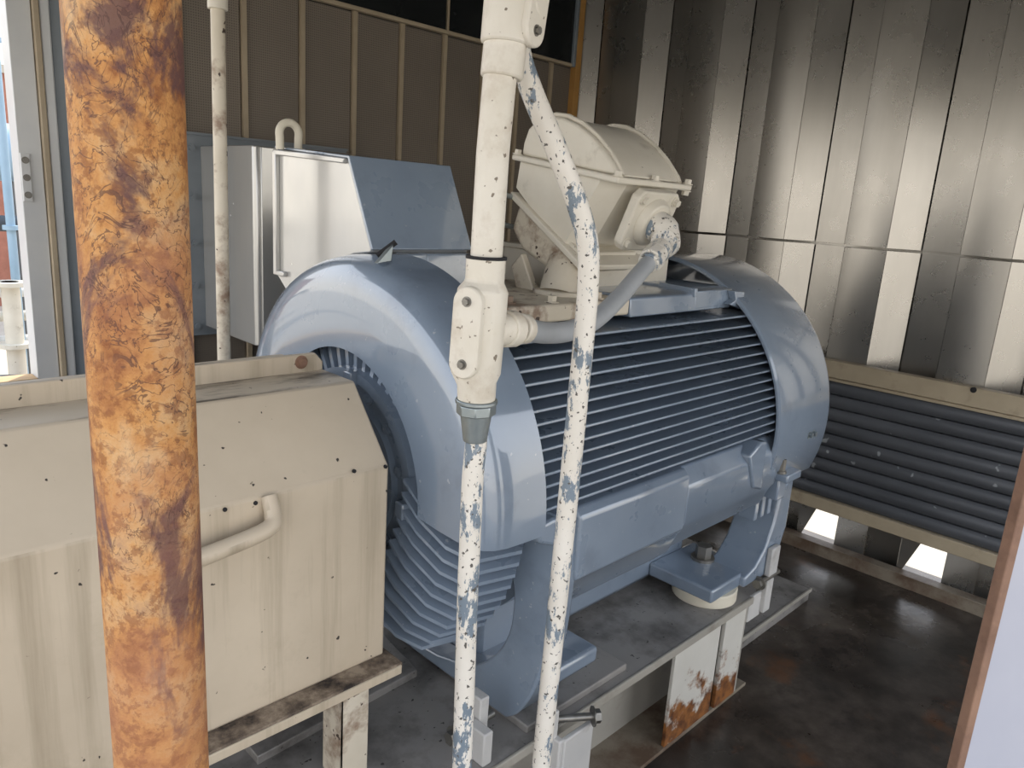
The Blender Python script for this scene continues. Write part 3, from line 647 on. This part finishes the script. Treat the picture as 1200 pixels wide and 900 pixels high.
# ================================================================== FOREGROUND
rp = obj('rusty_post', tube(nb(), [(.2365, .70, z) for z in (0, .4, .8, 1.2, 1.6, 2.0, 2.4, 2.8, ZC+.002)], .0445, 48), 'rust', None, loc=(.2365, .70, 0))
tag(rp, 'heavily rusted orange steel pipe post before the coupling guard', 'post')
pn = thing('access_panel', 'bluish-white flat upright panel with rusty edge standing on dark floor', 'panel', (1.30, .19, 0))
u = Vector((.80, -.60, 0)); nn = Vector((.60, .80, 0)); p0 = Vector((1.302, .190, 0))
def slab(a, b, t0, t1, z0, z1):
    bm = nb(); c = [p0+u*s+nn*t for s in (a, b) for t in (t0, t1)]; c = [c[0], c[1], c[3], c[2]]
    A = [bm.verts.new((p.x, p.y, z0)) for p in c]; B = [bm.verts.new((p.x, p.y, z1)) for p in c]
    bm.faces.new(A[::-1]); bm.faces.new(B)
    for i in range(4): bm.faces.new((A[i], A[(i+1) % 4], B[(i+1) % 4], B[i]))
    return bm
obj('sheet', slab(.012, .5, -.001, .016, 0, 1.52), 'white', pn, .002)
obj('edge_strip', slab(0, .014, -.003, .018, 0, 1.52), 'edge_rust', pn, .002)

# ================================================================== YARD OUTSIDE THE DOORWAY
def yard():
    t = thing('storage_tank', 'white upright tank in the yard beyond the doorway', 'tank', (.85, 8.2, -.1))
    obj('shell', tube(nb(), [(.85, 8.2, -.1), (.85, 8.2, 1.5)], .55, 32), 'tank_white', t); obj('roof', tube(nb(), [(.85, 8.2, 1.5), (.85, 8.2, 1.72)], [.55, .08], 32), 'tank_white', t)
    t = thing('process_vessel', 'pale blue horizontal vessel above the yard pipework', 'vessel', (1.3, 7.2, 1.2))
    obj('shell', tube(nb(), [(.2, 7.2, 1.85), (.28, 7.2, 1.85), (1.9, 7.2, 1.85), (1.98, 7.2, 1.85)], [.12, .22, .22, .12], 24), 'tank_blue', t)
    for x in (.6, 1.6): obj('saddle', box(nb(), (x-.05, 7.05, -.1), (x+.05, 7.35, 1.65)), 'dark_machine', t)
    for i, (x, y, r, m, h) in enumerate(((1.02, 6.4, .05, 'tank_white', 1.15), (1.17, 6.6, .035, 'tank_white', 1.5), (1.27, 6.3, .06, 'cream', .95), (1.35, 6.5, .03, 'tank_blue', 2.6), (1.62, 6.4, .045, 'tank_white', 1.35))):
        lab = ('short white riser pipe with flange in the yard', 'slim white riser pipe with flange in the yard', 'stout cream riser pipe with flange in the yard', 'tall pale blue riser pipe with flange in the yard', 'medium white riser pipe by the doorway jamb in the yard')[i]
        t = thing('riser_pipe', lab, 'pipe', (x, y, -.1), 'yard riser pipes')
        obj('pipe', tube(nb(), [(x, y, -.1), (x, y, h)], r, 16), m, t); obj('flange', tube(nb(), [(x, y, h-.03), (x, y, h)], r*1.9, 20), m, t)
        obj('flange', tube(nb(), [(x, y, h*.5), (x, y, h*.5+.03)], r*1.8, 20), m, t)
    for i, (z, m, r) in enumerate(((.42, 'tank_white', .05), (.62, 'cream', .04), (.80, 'tank_white', .035), (1.32, 'dark_machine', .06))):
        lab = ('lowest white cross pipe in the yard', 'cream cross pipe in the yard', 'slim white cross pipe in the yard', 'dark beam crossing under the blue vessel')[i]
        tag(obj('cross_pipe', tube(nb(), [(-1.5, 6.75, z), (.4, 6.75, z), (1.2, 6.75, z+.01), (2.4, 6.75, z)], r, 14), m, None), lab, 'pipe', 'yard cross pipes')
    wl = thing('boundary_wall', 'red brick wall far across the yard', 'wall', (0, 12, -.1)); wl['kind'] = 'structure'
    obj('brickwork', box(nb(), (-3, 12, -.1), (4.5, 12.2, 2.9)), 'brick', wl); obj('coping', box(nb(), (-3.05, 11.95, 2.9), (4.55, 12.25, 3.0)), 'concrete', wl)
    t = thing('pump_skid', 'dark pump set on the yard ground near the risers', 'pump', (1.1, 5.9, -.1))
    obj('base', box(nb(), (.6, 5.7, -.1), (1.6, 6.1, .05)), 'plank', t, .01); obj('casing', tube(nb(), [(.9, 5.9, .22), (1.0, 5.9, .22), (1.3, 5.9, .22)], [.12, .16, .13], 20), 'dark_machine', t)
    obj('stand', box(nb(), (.95, 5.82, .04), (1.25, 5.98, .12)), 'dark_machine', t)
yard()

for o in bpy.data.objects:
    if '_base' in o: del o['_base']
